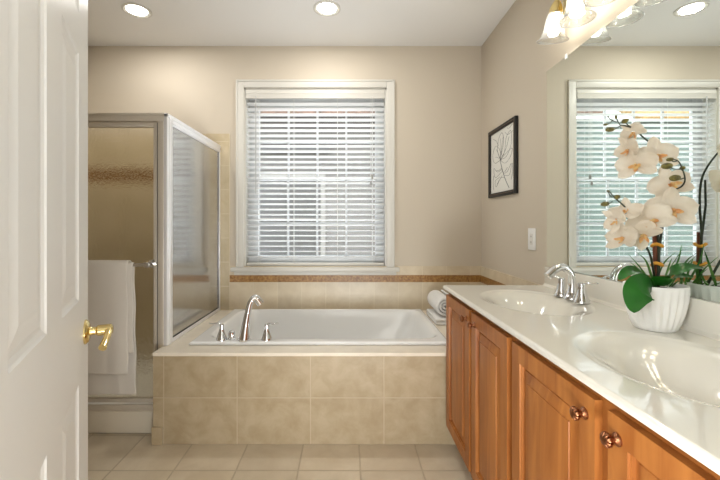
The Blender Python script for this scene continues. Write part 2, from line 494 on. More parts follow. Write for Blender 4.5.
def sash(z0, z1, y, rows):
    b = NB(); x0, x1 = WX0 + 0.012, WX1 - 0.012
    lo_, hi_ = (GZ0 if z0 < 1 else z0 + 0.012), (GZ1 if z1 > 2 else z1 - 0.012)
    bx(b, x0, GX0, y, y + 0.035, z0, z1, 0.003); bx(b, GX1, x1, y, y + 0.035, z0, z1, 0.003)
    bx(b, GX0, GX1, y, y + 0.035, z0, lo_, 0.003); bx(b, GX0, GX1, y, y + 0.035, hi_, z1, 0.003)
    s = obj('sash', b, 'vinyl', win, 40)
    b = NB()
    for k in (1, 2, 3):
        x = GX0 + (GX1 - GX0) * k / 4
        bx(b, x - 0.009, x + 0.009, y + 0.008, y + 0.024, lo_, hi_)
    for z in rows:
        bx(b, GX0, GX1, y + 0.009, y + 0.023, z - 0.009, z + 0.009)
    obj('muntin', b, 'vinyl', s)
    obj('pane', box(GX0, GX1, y + 0.014, y + 0.018, lo_, hi_), 'pane', s)
sash(WZ0, MZ + 0.006, D + 0.082, [1.25])
sash(MZ - 0.006, WZ1 - 0.012, D + 0.1175, [1.96])

# ------------------------------------------------------------------ blind
bl = thing('venetian_blind', 'white two inch slat blind hung in the window over the tub', 'blind', (-0.275, D + 0.03, WZ0 + 0.02))
BX0, BX1 = WX0 + 0.018, WX1 - 0.018
b = NB(); bx(b, BX0, BX1, D + 0.004, D + 0.056, 2.325, 2.372, 0.003); bx(b, BX0, BX1, D + 0.045, D + 0.056, 2.372, 2.377)  # thin strip on top is added to block light in the gap
obj('headrail', b, 'white', bl, 40)
b = NB(); bx(b, BX0 - 0.003, BX1 + 0.003, D - 0.006, D + 0.002, 2.30, 2.375, 0.003); bx(b, BX0 - 0.003, BX1 + 0.003, D - 0.010, D - 0.004, 2.302, 2.312, 0.002)
bx(b, BX0 - 0.003, BX1 + 0.003, D - 0.010, D - 0.004, 2.340, 2.346, 0.002)
obj('valance', b, 'white', bl, 40)
b = NB()
tilt = math.radians(-11)
nsl = 30
for k in range(nsl):
    zc = 0.965 + k * 0.0448
    top, bot = [], []
    for s in lspace(-1, 1, 6):
        yy = s * 0.025; zz = 0.003 * (1 - s * s)
        Y = D + 0.031 + yy * math.cos(tilt) - zz * math.sin(tilt)
        Z = zc + yy * math.sin(tilt) + zz * math.cos(tilt)
        top.append((Y, Z + 0.0014)); bot.append((Y, Z - 0.0014))
    loop = top + bot[::-1]
    rings(b, [[(x, y, z) for y, z in loop] for x in (BX0, BX1)])
obj('slats', b, 'slat', bl)
obj('bottom_rail', box(BX0, BX1, D + 0.006, D + 0.056, 0.892, 0.915, 0.004), 'white', bl, 40)
for x in (BX0 + 0.10, -0.46, -0.09, BX1 - 0.10):
    b = NB()
    for y in (D + 0.003, D + 0.059): tube(b, [(x, y, 0.915), (x, y, 2.33)], 0.0012, 6)
    obj('ladder_cord', b, 'cord', bl)
b = NB(); tube(b, [(BX0 + 0.082, D - 0.013, 2.32), (BX0 + 0.082, D - 0.013, 1.50)], 0.0045, 8)
obj('tilt_wand', b, mat('clear_wand', (206, 206, 204), 0.2), bl, 60)
b = NB()
for dx in (0, 0.014): tube(b, [(BX1 - 0.115 + dx, D - 0.014, 2.32), (BX1 - 0.115 + dx, D - 0.014, 1.60 + dx * 4)], 0.0013, 6)
pc = obj('pull_cord', b, 'cord', bl)
for dx in (0, 0.014):
    b = NB(); lathe(b, [(0.003, 0.035), (0.006, 0.03), (0.009, 0.0), (0.006, -0.003)], (BX1 - 0.115 + dx, D - 0.014, 1.57 + dx * 4), 12)
    obj('tassel', b, mat('grey_tassel', (140, 138, 132), 0.5), pc, 40)

# ------------------------------------------------------------------ recessed lights
def downlight(x, y, label):
    t = thing('recessed_light', label, 'ceiling light', (x, y, H), 0, 'recessed ceiling lights')
    b = NB(); lathe(b, [(0.095, -0.001), (0.095, -0.006), (0.082, -0.008), (0.074, -0.003), (0.070, -0.0015)], (x, y, H), 36)
    obj('trim_ring', b, 'white', t, 40)
    b = NB(); lathe(b, [(0.0, -0.0040), (0.040, -0.0042), (0.068, -0.0022), (0.068, -0.0018), (0.0, -0.0018)], (x, y, H), 36)
    obj('lens', b, 'lens', t, 40)
    l = bpy.data.lights.new('downlight_glow', 'AREA'); l.shape = 'DISK'; l.size = 0.13; l.energy = RECESSED_W
    l.color = (1.0, 0.97, 0.93)
    o = bpy.data.objects.new('downlight_glow', l); COL.objects.link(o); o.parent = t; o.location = (0, 0, -0.0075)
downlight(-1.483, 2.643, 'round white recessed light in the ceiling above the shower')
downlight(-0.147, 2.618, 'round white recessed light in the ceiling in front of the window')

# ------------------------------------------------------------------ bathroom door, open at left
DX, DY = -0.369, 0.352
door = bpy.data.objects.new('door_1', None); COL.objects.link(door)
door.location = (DX, DY, 0.0); door.rotation_euler = (0, 0, math.atan2(0.887, -0.4605)); door['kind'] = 'structure'
tag(door, 'white six panel bathroom door standing open at left with brass lever', 'door')
us = [0, 0.148, 0.348, 0.472, 0.672, 0.820]
vs = [0.012, 0.25, 0.838, 1.05, 1.675, 1.775, 1.93, 2.035]
cells = {(i, j) for i in (1, 3) for j in (1, 3, 5)}
b = panelled(NB(), us, vs, cells, lambda u, v, d: (u, d, v),
             [(0, 0), (0.004, 0.003), (0.012, 0.006), (0.020, 0.0065), (0.050, 0.002), (0.054, 0.002)], 0.035)
obj('door_slab', b, 'door', door, local=True)
HX, HZ = 0.765, 0.948
b = NB(); lathe(b, [(0.0, 0), (0.033, 0), (0.033, 0.004), (0.028, 0.009), (0.020, 0.012), (0.0, 0.012)], n=28, mtx=Matrix.Translation((HX, 0, HZ)) @ Matrix.Rotation(PI / 2, 4, 'X'))
h = obj('lever_handle', b, 'brass', door, 40, local=True)
b = NB(); lathe(b, [(0.013, 0.010), (0.011, 0.018), (0.011, 0.026), (0.015, 0.030), (0.015, 0.062), (0.010, 0.066), (0.0, 0.066)], n=20, mtx=Matrix.Translation((HX, 0, HZ)) @ Matrix.Rotation(PI / 2, 4, 'X'))
obj('spindle', b, 'brass', h, 40, local=True)
b = NB(); tube(b, smooth_path([(HX, -0.054, HZ), (HX - 0.022, -0.056, HZ - 0.006), (HX - 0.050, -0.052, HZ - 0.020), (HX - 0.072, -0.048, HZ - 0.030)]), [0.011, 0.009, 0.009, 0.010], 12)
obj('lever', b, 'brass', h, 60, local=True)
for z in (0.25, 1.05, 1.82):
    b = NB(); lathe(b, [(0.006, -0.045), (0.006, 0.045)], (-0.004, -0.004, z), 12)
    obj('hinge', b, 'brass', door, 40, local=True)

# ------------------------------------------------------------------ tub deck
TX0, TX1, TY0, TY1 = -0.952, 0.612, 2.247, 3.13       # tub rim
PX0, PY0 = -1.103, 2.117
td = thing('tub_deck', 'tan tiled bathtub platform with pale stone top', 'tub surround', (0, PY0, 0))
b = NB()
ox0, ox1, oy0, oy1 = TX0 + 0.02, TX1 - 0.02, TY0 + 0.02, TY1 - 0.010
xr = XR - TT; yb = D - TT
bx(b, PX0, ox0, PY0, yb, DZ - 0.02, DZ, 0.004); bx(b, ox1, xr, PY0, yb, DZ - 0.02, DZ, 0.004)
bx(b, ox0 - 0.005, ox1 + 0.005, PY0, oy0, DZ - 0.02, DZ, 0.004); bx(b, ox0 - 0.005, ox1 + 0.005, oy1, yb, DZ - 0.02, DZ, 0.004)
obj('deck_top', b, 'deck', td)
obj('front_panel', box(PX0 + 0.004, xr, PY0 + 0.003, PY0 + 0.03, 0.001, DZ - 0.02), 'front_tile', td)
obj('side_panel', box(PX0 + 0.003, PX0 + 0.03, PY0 + 0.03, yb, 0.001, DZ - 0.02), 'side_tile', td)
obj('corner_tile', box(PX0 - 0.002, -1.041, PY0 - 0.008, PY0 + 0.003, 0.001, 0.10, 0.003), 'front_tile', td)

# ------------------------------------------------------------------ bathtub
tub = thing('bathtub', 'white drop in soaking tub set in the tiled platform', 'bathtub', (-0.16, 2.69, DZ))
cx, cy = (-0.862 + 0.560) / 2, (2.320 + 3.105) / 2
ax, ay = (0.560 + 0.862) / 2, (3.105 - 2.320) / 2
RZ = DZ + 0.020
def tubz(x, y):
    ex, ey = abs((x - cx) / ax), abs((y - cy) / ay)
    p = 9.0
    r = (ex ** p + ey ** p) ** (1 / p)
    e = min(x - TX0, TX1 - x, y - TY0, TY1 - y)
    z = RZ - 0.008 * (1 - sstep(e / 0.012))
    # walls: steep along the sides, sloping at the right-hand backrest end
    w = 0.18 + 0.20 * sstep(((x - cx) / ax - 0.1) / 0.8) + 0.10 * sstep((-(x - cx) / ax - 0.2) / 0.8)
    if r < 1.03:
        t = (1.03 - r) / w
        z -= 0.012 * sstep((1.03 - r) / 0.05) + 0.345 * (sstep(t * 0.5 + 0.5) * 2 - 1 if t < 1 else 1.0) * sstep((1.03 - r) / 0.09)
    return z
xs = lspace(TX0, TX0 + 0.02, 6)[:-1] + lspace(TX0 + 0.02, TX1 - 0.02, 190) + lspace(TX1 - 0.02, TX1, 6)[1:]
ys = lspace(TY0, TY0 + 0.02, 6)[:-1] + lspace(TY0 + 0.02, TY1 - 0.02, 130) + lspace(TY1 - 0.02, TY1, 6)[1:]
obj('basin', heightfield(NB(), xs, ys, tubz, DZ + 0.001), 'acrylic', tub, 180)
b = NB(); rs = []
for r, z in [(0.0005, 0.0), (0.024, 0.0), (0.024, 0.006), (0.0195, 0.009), (0.0195, 0.040), (0.017, 0.048), (0.010, 0.053), (0.0005, 0.054)]:
    rs.append([(-0.713 + r * (1 - (0.06 if 0.008 < z < 0.045 and k % 4 == 0 else 0)) * math.cos(2 * PI * k / 48), 2.306 + r * (1 - (0.06 if 0.008 < z < 0.045 and k % 4 == 0 else 0)) * math.sin(2 * PI * k / 48), RZ - 0.001 + z) for k in range(48)])
rings(b, rs, False)
obj('control_knob', b, 'chrome', tub, 40)
b = NB(); lathe(b, [(0.0, 0.006), (0.026, 0.005), (0.034, 0.001), (0.0, 0.0)], (-0.52, 2.70, 0.1815), 24)
obj('drain', b, 'chrome', tub, 40)

# tub filler
tf = thing('tub_faucet', 'chrome arched tub spout with two lever handles on the tub rim', 'faucet', (-0.63, 2.29, RZ))
b = NB()
sx, sy = -0.632, 2.288
pts = smooth_path([(sx, sy, RZ), (sx + 0.006, sy + 0.003, RZ + 0.06), (sx + 0.018, sy + 0.01, RZ + 0.15), (sx + 0.034, sy + 0.02, RZ + 0.225), (sx + 0.060, sy + 0.035, RZ + 0.250), (sx + 0.088, sy + 0.05, RZ + 0.212)], 6)
tube(b, pts, [0.036, 0.027, 0.019, 0.0165, 0.021, 0.024], 16)
obj('spout', b, 'chrome', tf, 60)
b = NB(); lathe(b, [(0.0, 0.0), (0.037, 0.0), (0.037, 0.006), (0.030, 0.012), (0.0, 0.012)], (sx, sy, RZ - 0.001), 24)
obj('spout_base', b, 'chrome', tf, 40)
for hx, d in ((-0.772, -1), (-0.497, 1)):
    b = NB(); lathe(b, [(0.0, -0.001), (0.034, -0.001), (0.034, 0.006), (0.029, 0.016), (0.020, 0.042), (0.012, 0.072), (0.014, 0.085), (0.011, 0.094), (0.0, 0.096)], (hx, 2.30, RZ), 24)
    h = obj('handle', b, 'chrome', tf, 50)
    b = NB(); tube(b, smooth_path([(hx, 2.30, RZ + 0.088), (hx + d * 0.02, 2.295, RZ + 0.100), (hx + d * 0.045, 2.29, RZ + 0.098), (hx + d * 0.072, 2.285, RZ + 0.103)]), [0.010, 0.008, 0.008, 0.006], 12, 0.6)
    obj('lever', b, 'chrome', h, 60)

# towels on the deck corner
b = NB()
for k in range(2):
    bx(b, 0.628, 0.98, 2.69, 3.02, DZ + 0.001 + k * 0.024, DZ + 0.024 + k * 0.024, 0.010, 3)
tag(obj('folded_towel', b, 'towel2', None, 60), 'white towel folded flat on the tub deck under the rolled one', 'towel')
b = NB()
zc = DZ + 0.050 + 0.086; yc = 2.835
sp = []
for k in range(120):
    a = k / 119 * 2 * PI * 3.2
    r = 0.012 + 0.072 * (k / 119)
    sp.append((yc + r * math.cos(a - 0.3), zc + r * math.sin(a - 0.3)))
inner = [(yc + (y - yc) * (1 - 0.012 / max(0.02, math.hypot(y - yc, z - zc))), zc + (z - zc) * (1 - 0.012 / max(0.02, math.hypot(y - yc, z - zc)))) for y, z in sp]
loop = sp + inner[::-1]
rings(b, [[(0.702 + (y - yc) * s, yy, zc + (z - zc) * s) for y, z in loop] for yy, s in ((2.700, 0.90), (2.708, 0.97), (2.725, 1.0), (3.00, 1.0), (3.01, 0.97))])
tag(obj('rolled_towel', b, 'towel2', None, 60), 'white rolled towel on the folded towel beside the tub', 'towel')

# ------------------------------------------------------------------ shower
pn = thing('shower_pan', 'cream shower floor pan with raised front curb', 'shower pan', (-1.65, 2.7, 0))
obj('pan_floor', box(XL + TT, PX0 - 0.004, 2.30, D - TT, 0.001, 0.10, 0.004), 'pan', pn)
obj('curb', box(XL + TT, PX0 - 0.004, 2.226, 2.30, 0.001, 0.136, 0.008), 'curb', pn, 50)

se = thing('shower_enclosure', 'framed pebbled glass shower with metal header and hinged door', 'shower', (-1.11, 2.24, 0.136))
FY = 2.232
ZT = 1.901
b = NB(); bx(b, XL + TT, -1.092, FY, FY + 0.04, ZT - 0.045, ZT, 0.004); bx(b, XL + TT, -1.092, FY - 0.006, FY + 0.01, ZT - 0.012, ZT + 0.001, 0.002)
obj('header', b, 'nickel', se, 40)
b = NB(); bx(b, -1.131, -1.096, FY, FY + 0.04, 0.137, ZT - 0.045, 0.003)
obj('corner_post', b, 'nickel', se, 40)
b = NB(); bx(b, XL + TT, -1.108, FY - 0.004, FY + 0.04, 0.137, 0.152, 0.003); bx(b, XL + TT, -1.131, FY - 0.008, FY + 0.004, 0.150, 0.174, 0.003)
obj('threshold', b, 'nickel', se, 40)
# hinged door
dx0, dx1, dz0, dz1 = -1.83, -1.140, 0.180, ZT - 0.052
b = NB()
bx(b, dx0, dx0 + 0.022, FY + 0.008, FY + 0.034, dz0, dz1, 0.003); bx(b, dx1 - 0.020, dx1, FY + 0.008, FY + 0.034, dz0, dz1, 0.003)
bx(b, dx0 + 0.022, dx1 - 0.02, FY + 0.008, FY + 0.034, dz1 - 0.026, dz1, 0.003); bx(b, dx0 + 0.022, dx1 - 0.02, FY + 0.008, FY + 0.034, dz0, dz0 + 0.024, 0.003)
sd = obj('door', b, 'nickel', se, 40)
obj('door_glass', box(dx0 + 0.02, dx1 - 0.018, FY + 0.018, FY + 0.023, dz0 + 0.02, dz1 - 0.022), 'pebble', sd)
b = NB(); bx(b, dx1 + 0.001, -1.132, FY + 0.012, FY + 0.02, dz0, dz1)
obj('door_seal', b, 'dark', sd)
BZ, BY = 1.008, 2.172
b = NB(); tube(b, [(dx0 + 0.05, BY, BZ), (-1.152, BY, BZ)], 0.0105, 12)
tb = obj('towel_bar', b, 'chrome', sd, 60)
for x in (dx0 + 0.06, -1.166):
    b = NB()
    lathe(b, [(0.0, 0.0), (0.024, 0.0), (0.024, 0.006), (0.012, 0.012), (0.010, 0.050), (0.017, 0.054), (0.019, 0.066), (0.016, 0.076), (0.0, 0.078)], n=20, mtx=aim((x, FY + 0.0085, BZ), (0, -1, 0)))
    obj('bracket', b, 'chrome', tb, 40)
# fixed panel in line, at the left wall
b = NB()
bx(b, XL + TT, XL + TT + 0.02, FY + 0.008, FY + 0.034, 0.153, ZT - 0.046); bx(b, dx0 - 0.026, dx0 - 0.004, FY + 0.008, FY + 0.034, 0.153, ZT - 0.046)
ip = obj('inline_panel', b, 'nickel', se)
obj('panel_glass', box(XL + TT + 0.02, dx0 - 0.024, FY + 0.018, FY + 0.023, 0.153, ZT - 0.046), 'pebble', ip)
# side panel on the deck
PXs = -1.085
b = NB()
bx(b, PXs - 0.012, PXs + 0.012, FY + 0.002, FY + 0.072, DZ + 0.001, ZT, 0.003)
bx(b, PXs - 0.004, PXs + 0.017, FY + 0.02, FY + 0.045, DZ + 0.001, ZT - 0.02, 0.003)
bx(b, PXs - 0.012, PXs + 0.012, D - TT - 0.030, D - TT - 0.001, DZ + 0.001, ZT, 0.003)
bx(b, PXs - 0.012, PXs + 0.012, FY + 0.072, D - TT - 0.03, ZT - 0.058, ZT, 0.003)
bx(b, PXs - 0.016, PXs + 0.017, FY + 0.002, D - TT - 0.001, ZT - 0.02, ZT + 0.002, 0.003)
bx(b, PXs - 0.012, PXs + 0.016, FY + 0.04, D - TT - 0.001, ZT - 0.046, ZT - 0.038, 0.002)
bx(b, PXs - 0.012, PXs + 0.012, FY + 0.072, D - TT - 0.03, DZ + 0.001, DZ + 0.026, 0.003)
sp_ = obj('side_panel', b, 'alu', se, 40)
obj('side_glass', box(PXs - 0.003, PXs + 0.003, FY + 0.07, D - TT - 0.028, DZ + 0.024, ZT - 0.055), 'sideglass', sp_)
b = NB(); bx(b, PXs + 0.0035, PXs + 0.007, FY + 0.072, D - TT - 0.03, DZ + 0.026, DZ + 0.032); bx(b, PXs + 0.0035, PXs + 0.007, D - TT - 0.036, D - TT - 0.03, DZ + 0.03, ZT - 0.058)
obj('glazing_gasket', b, 'dark', sp_)

# towel over the bar
tw = thing('bath_towel', 'white bath towel draped over the shower door bar', 'towel', (-1.42, BY, BZ + 0.01))
def sheet(x0, x1, zf, zb, off, nx=34, seedv=0):
    b = NB()
    prof = []
    r = 0.011 + off
    for z in lspace(zf, BZ, 26): prof.append((BY - r, z))
    for k in range(1, 9): a = PI - PI * k / 9; prof.append((BY + r * math.cos(a), BZ + r * math.sin(a)))
    for z in lspace(BZ, zb, 26): prof.append((BY + r, z))
    rs = []
    for i in range(nx + 1):
        x = x0 + (x1 - x0) * i / nx
        ring = []
        for k, (y, z) in enumerate(prof):
            drop = max(0, BZ - z)
            s = -1 if k < 30 else 1
            wv = 0.006 * math.sin(x * 17 + seedv + z * 1.5) + 0.003 * math.sin(x * 41 + 2)
            ring.append((x + 0.012 * drop * (1 if i > nx / 2 else -1) + 0.003 * math.sin(z * 22 + i * 0.1), y + s * abs(wv) * min(1, drop * 3) * 0.8, z))
        rs.append(ring)
    rings(b, rs, False, False)
    return b
def towel_part(name, *a, **k):
    o = obj(name, sheet(*a, **k), 'towel', tw, 180)
    m = o.modifiers.new('thickness', 'SOLIDIFY'); m.thickness = 0.008; m.offset = 0
    m2 = o.modifiers.new('round', 'SUBSURF'); m2.levels = 1; m2.render_levels = 1
    return o
towel_part('inner_fold', -1.605, -1.238, 0.50, 0.250, 0.000)
towel_part('outer_fold', -1.63, -1.262, 0.385, 0.44, 0.013, seedv=1.3)

# ------------------------------------------------------------------ vanity cabinet
CZ = 0.900       # counter top
CX = 0.535       # counter front edge
VX = 0.562       # face frame
VY0, VY1 = 0.40, 2.095
va = thing('vanity_cabinet', 'honey maple bathroom vanity with raised panel doors', 'vanity cabinet', (0.84, 1.25, 0))
b = NB()
xr = XR - 0.002
bx(b, VX + 0.02, xr, VY1 - 0.018, VY1, 0.10, 0.881); bx(b, VX + 0.02, xr, VY0, VY0 + 0.018, 0.10, 0.881)
bx(b, VX + 0.02, xr, VY0 + 0.018, VY1 - 0.018, 0.10, 0.118); bx(b, xr - 0.01, xr, VY0 + 0.018, VY1 - 0.018, 0.118, 0.881)
obj('body', b, 'wood', va)
b = NB()
ys_ = [VY0, 0.445, 0.775, 0.845, 1.235, 1.285, 1.648, 1.668, 2.055, VY1]
for a, c in ((0, 1), (2, 3), (4, 5), (6, 7), (8, 9)):
    obj('face_frame_stile', box(VX, VX + 0.02, ys_[a], ys_[c], 0.10, 0.881, 0.001), 'wood', va)
b = NB()
bx(b, VX + 0.0005, VX + 0.02, VY0, VY1, 0.825, 0.8805); bx(b, VX + 0.0005, VX + 0.02, VY0, VY1, 0.1005, 0.15)
obj('face_frame_rail', b, 'wood_h', va)
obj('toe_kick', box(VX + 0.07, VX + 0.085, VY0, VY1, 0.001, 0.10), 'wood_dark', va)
def cab_door(y0, y1, ky):
    z0, z1 = 0.132, 0.856
    st = 0.055
    us = [y0, y0 + st, y1 - st, y1]; vs = [z0, z0 + st, z1 - st, z1]
    b = panelled(NB(), us, vs, {(1, 1)}, lambda u, v, d: (0.543 + d, u, v),
                 [(0, 0), (0.001, 0.005), (0.004, 0.006), (0.005, 0.0135), (0.013, 0.014), (0.015, 0.012), (0.045, 0.004), (0.046, 0.0015), (0.049, 0.001)], 0.0185)
    es = [e for e in b.edges if len(e.link_faces) == 2 and e.calc_face_angle(0) > 1.2 and all(abs(v.co.x - 0.543) < 1e-4 for v in e.verts)
          and (all(abs(v.co.y - y0) < 1e-4 for v in e.verts) or all(abs(v.co.y - y1) < 1e-4 for v in e.verts) or all(abs(v.co.z - z0) < 1e-4 for v in e.verts) or all(abs(v.co.z - z1) < 1e-4 for v in e.verts))]
    bmesh.ops.bevel(b, geom=es, offset=0.005, segments=3, profile=0.5, affect='EDGES')
    dr = obj('door', b, 'wood', va, 25)
    # fluted melon knob on a round foot
    b = NB()
    mt = aim((0.5432, ky, 0.81), (-1, 0, 0))
    lathe(b, [(0.0, 0.0), (0.0135, 0.0), (0.0135, 0.003), (0.008, 0.007), (0.0065, 0.012), (0.009, 0.016)], n=20, mtx=mt)
    n = 48; rs = []
    for r, z in [(0.006, 0.013), (0.012, 0.016), (0.0155, 0.021), (0.0155, 0.025), (0.012, 0.029), (0.006, 0.0315), (0.0008, 0.032)]:
        ring = []
        for k in range(n):
            a = 2 * PI * k / n
            q = r * (1 - 0.30 * (1 - abs(math.sin(a * 4))) ** 4)
            ring.append(mt @ Vector((q * math.cos(a), q * math.sin(a), z)))
        rs.append(ring)
    rings(b, rs)
    obj('knob', b, 'copper', dr, 50)
cab_door(1.688, 2.078, 1.725)
cab_door(1.285, 1.655, 1.612)
cab_door(0.828, 1.246, 0.862)
cab_door(0.425, 0.786, 0.757)

# ------------------------------------------------------------------ countertop with two moulded bowls
ct = thing('countertop', 'glossy white moulded vanity top with two oval bowls', 'countertop', (0.84, 1.25, CZ))
SINK = [(0.828, 1.690), (0.828, 0.925)]
def topz(x, y):
    z = CZ
    z -= 0.006 * (1 - sstep((x - CX) / 0.010)) ** 2
    for sx, sy in SINK:
        r = math.hypot((x - sx) / 0.178, (y - sy) / 0.235)
        if r < 1.22:
            z -= 0.010 * sstep((1.22 - r) / 0.10) * (0.35 + 0.65 * sstep((1.16 - r) / 0.2))
        if r < 1.08:
            z -= 0.110 * sstep((1.08 - r) / 0.85)
    return z
XB = XR - 0.022
xs = lspace(CX, CX + 0.012, 7)[:-1] + lspace(CX + 0.012, XB, 130)
ys = lspace(YF + 0.002, 2.117, 380)
obj('top', heightfield(NB(), xs, ys, topz, 0.882), 'marble', ct, 180)
b = NB(); bx(b, XB, XR - 0.001, YF + 0.002, 2.117, 0.882, CZ + 0.105, 0.004)
for k in range(6):      # cove between top and backsplash
    pass
obj('backsplash', b, 'marble', ct, 40)
b = NB()
rs = []
for y in (YF + 0.003, 2.116):
    rs.append([(XB + 0.001, y, CZ + 0.014), (XB - 0.004, y, CZ + 0.005), (XB - 0.014, y, CZ + 0.0002), (XB + 0.001, y, CZ - 0.004)])
rings(b, rs)
obj('cove', b, 'marble', ct, 80)
for sx, sy in SINK:
    b = NB(); lathe(b, [(0.0, 0.007), (0.016, 0.006), (0.022, 0.003), (0.026, 0.0), (0.0, 0.0)], (sx, sy, CZ - 0.1200), 20)
    obj('drain', b, 'chrome', ct, 40)

# sink faucet
FX, FYc = 1.022, 1.722
fa = thing('sink_faucet', 'chrome arched vanity faucet with two levers at the far basin', 'faucet', (FX, FYc, CZ))
b = NB(); pts = smooth_path([(FX + 0.004, FYc, CZ + 0.02), (FX + 0.006, FYc, CZ + 0.07), (FX - 0.004, FYc, CZ + 0.118), (FX - 0.035, FYc, CZ + 0.145), (FX - 0.072, FYc, CZ + 0.138), (FX - 0.108, FYc, CZ + 0.105)], 6)
tube(b, pts, [0.021, 0.017, 0.016, 0.017, 0.019, 0.020], 16, up=(0, 1, 0))
obj('spout', b, 'chrome', fa, 60)
b = NB(); lathe(b, [(0.0, 0.0005), (0.034, 0.0005), (0.034, 0.006), (0.028, 0.014), (0.021, 0.032), (0.0, 0.032)], (FX + 0.003, FYc, CZ), 20)
obj('base_plate', b, 'chrome', fa, 40)
for dy, d in ((0.078, (-0.75, 0.35)), (-0.078, (0.25, -0.85))):
    y = FYc + dy
    b = NB(); lathe(b, [(0.0, 0.0005), (0.033, 0.0005), (0.033, 0.006), (0.029, 0.014), (0.021, 0.038), (0.0145, 0.066), (0.017, 0.078), (0.013, 0.086), (0.0, 0.088)], (FX, y, CZ), 20)
    h = obj('handle', b, 'chrome', fa, 50)
    b = NB(); tube(b, smooth_path([(FX, y, CZ + 0.080), (FX + d[0] * 0.025, y + d[1] * 0.025, CZ + 0.090), (FX + d[0] * 0.055, y + d[1] * 0.055, CZ + 0.090), (FX + d[0] * 0.085, y + d[1] * 0.085, CZ + 0.096)]), [0.010, 0.0085, 0.008, 0.006], 12, 0.6)
    obj('lever', b, 'chrome', h, 60)

# ------------------------------------------------------------------ mirror
mr_ = thing('mirror', 'large frameless wall mirror above the vanity', 'mirror', (XR, 1.24, 1.55))
MY1, MZ0, MZ1 = 2.122, CZ + 0.106, 2.105
obj('glass', box(XR - 0.006, XR - 0.0005, YF + 0.03, MY1, MZ0, MZ1), 'mirror', mr_)
for y in (1.93, 0.9):
    obj('clip', box(XR - 0.010, XR - 0.0062, y - 0.010, y + 0.010, MZ1 - 0.014, MZ1 + 0.012, 0.002), 'plate', mr_)

# ------------------------------------------------------------------ vanity light
def vanity_light(yc, label, tilts):
    vl = thing('vanity_light', label, 'wall light', (XR, yc, 2.33), 0, 'wall lights over the mirror')
    b = NB(); bx(b, XR - 0.022, XR - 0.0005, yc - 0.27, yc + 0.27, 2.30, 2.40, 0.008, 3)
    obj('back_plate', b, 'brass', vl, 40)
    for dy, tl in zip((0.168, 0.0, -0.167), tilts):
        y = yc + dy; sx = 1.018
        T = Matrix.Translation((sx, y, 2.305)) @ Matrix.Rotation(tl, 4, 'X')
        b = NB(); tube(b, smooth_path([(XR - 0.02, y, 2.35), (sx + 0.05, y, 2.365), (sx + 0.012, y, 2.355), (sx, y, 2.325)]), 0.008, 10)
        ar = obj('arm', b, 'brass', vl, 60)
        b = NB(); lathe(b, [(0.0, 0.030), (0.012, 0.028), (0.022, 0.012), (0.029, -0.006), (0.031, -0.030), (0.027, -0.030), (0.0, -0.010)], n=24, mtx=T)
        obj('socket_cup', b, 'brass', ar, 40)
        outer = [(0.030, -0.022), (0.035, -0.034), (0.041, -0.055), (0.045, -0.085), (0.050, -0.115), (0.060, -0.138), (0.071, -0.152)]
        inner_ = [(r - 0.0025, z - 0.0005) for r, z in outer]
        b = NB(); lathe(b, outer + inner_[::-1], n=40, mtx=T, caps=False)
        obj('bell_shade', b, 'shade', ar, 70)
        b = NB(); tube(b, [T @ Vector((0.071 * math.cos(a), 0.071 * math.sin(a), -0.152)) for a in lspace(0, 2 * PI, 41)], 0.0024, 8)
        obj('shade_rim', b, 'rim', ar, 180)
        b = NB(); lathe(b, [(0.0, -0.136), (0.014, -0.133), (0.024, -0.122), (0.028, -0.106), (0.024, -0.088), (0.016, -0.068), (0.013, -0.028), (0.0, -0.026)], n=20, mtx=T)
        obj('bulb', b, 'bulb', ar, 60)
vanity_light(1.670, 'brass wall light with three clear bell shades over the far basin', (0.22, 0.0, -0.05))
vanity_light(0.925, 'brass wall light with three clear bell shades over the near basin', (0.05, 0.0, -0.05))

# ------------------------------------------------------------------ picture and outlet on the right wall
pf = thing('framed_picture', 'black framed line drawing of a flower on the right wall', 'picture', (XR, 2.723, 1.705))
py0, py1, pz0, pz1 = 2.484, 2.963, 1.447, 1.962
fw = 0.030
b = NB()
bx(b, XR - 0.024, XR - 0.0005, py0, py0 + fw, pz0, pz1, 0.004); bx(b, XR - 0.024, XR - 0.0005, py1 - fw, py1, pz0, pz1, 0.004)
bx(b, XR - 0.024, XR - 0.0005, py0 + fw - 0.002, py1 - fw + 0.002, pz0, pz0 + fw, 0.004); bx(b, XR - 0.024, XR - 0.0005, py0 + fw - 0.002, py1 - fw + 0.002, pz1 - fw, pz1, 0.004)
obj('frame', b, 'black', pf, 40)
b = NB(); q = 0.005
bx(b, XR - 0.0255, XR - 0.023, py0 + 0.016, py0 + 0.016 + q, pz0 + 0.016, pz1 - 0.016); bx(b, XR - 0.0255, XR - 0.023, py1 - 0.016 - q, py1 - 0.016, pz0 + 0.016, pz1 - 0.016)
bx(b, XR - 0.0255, XR - 0.023, py0 + 0.016, py1 - 0.016, pz0 + 0.016, pz0 + 0.016 + q); bx(b, XR - 0.0255, XR - 0.023, py0 + 0.016, py1 - 0.016, pz1 - 0.016 - q, pz1 - 0.016)
obj('fillet', b, 'gold', pf)
sh = obj('art_print', box(XR - 0.010, XR - 0.006, py0 + fw - 0.004, py1 - fw + 0.004, pz0 + fw - 0.004, pz1 - fw + 0.004), 'paper', pf)
b = NB()
rnd = random.Random(3)
def ink(pts, r=0.0010):
    # (s, t): s runs 0..1 from the far edge to the near edge, t 0..1 upwards
    P_ = [(XR - 0.0105, py1 - fw - s * (py1 - py0 - 2 * fw), pz0 + fw + t * (pz1 - pz0 - 2 * fw)) for s, t in pts]
    tube(b, smooth_path(P_, 5), r, 5)
ink([(0.78, 0.04), (0.62, 0.20), (0.48, 0.40), (0.42, 0.52)], 0.0022)
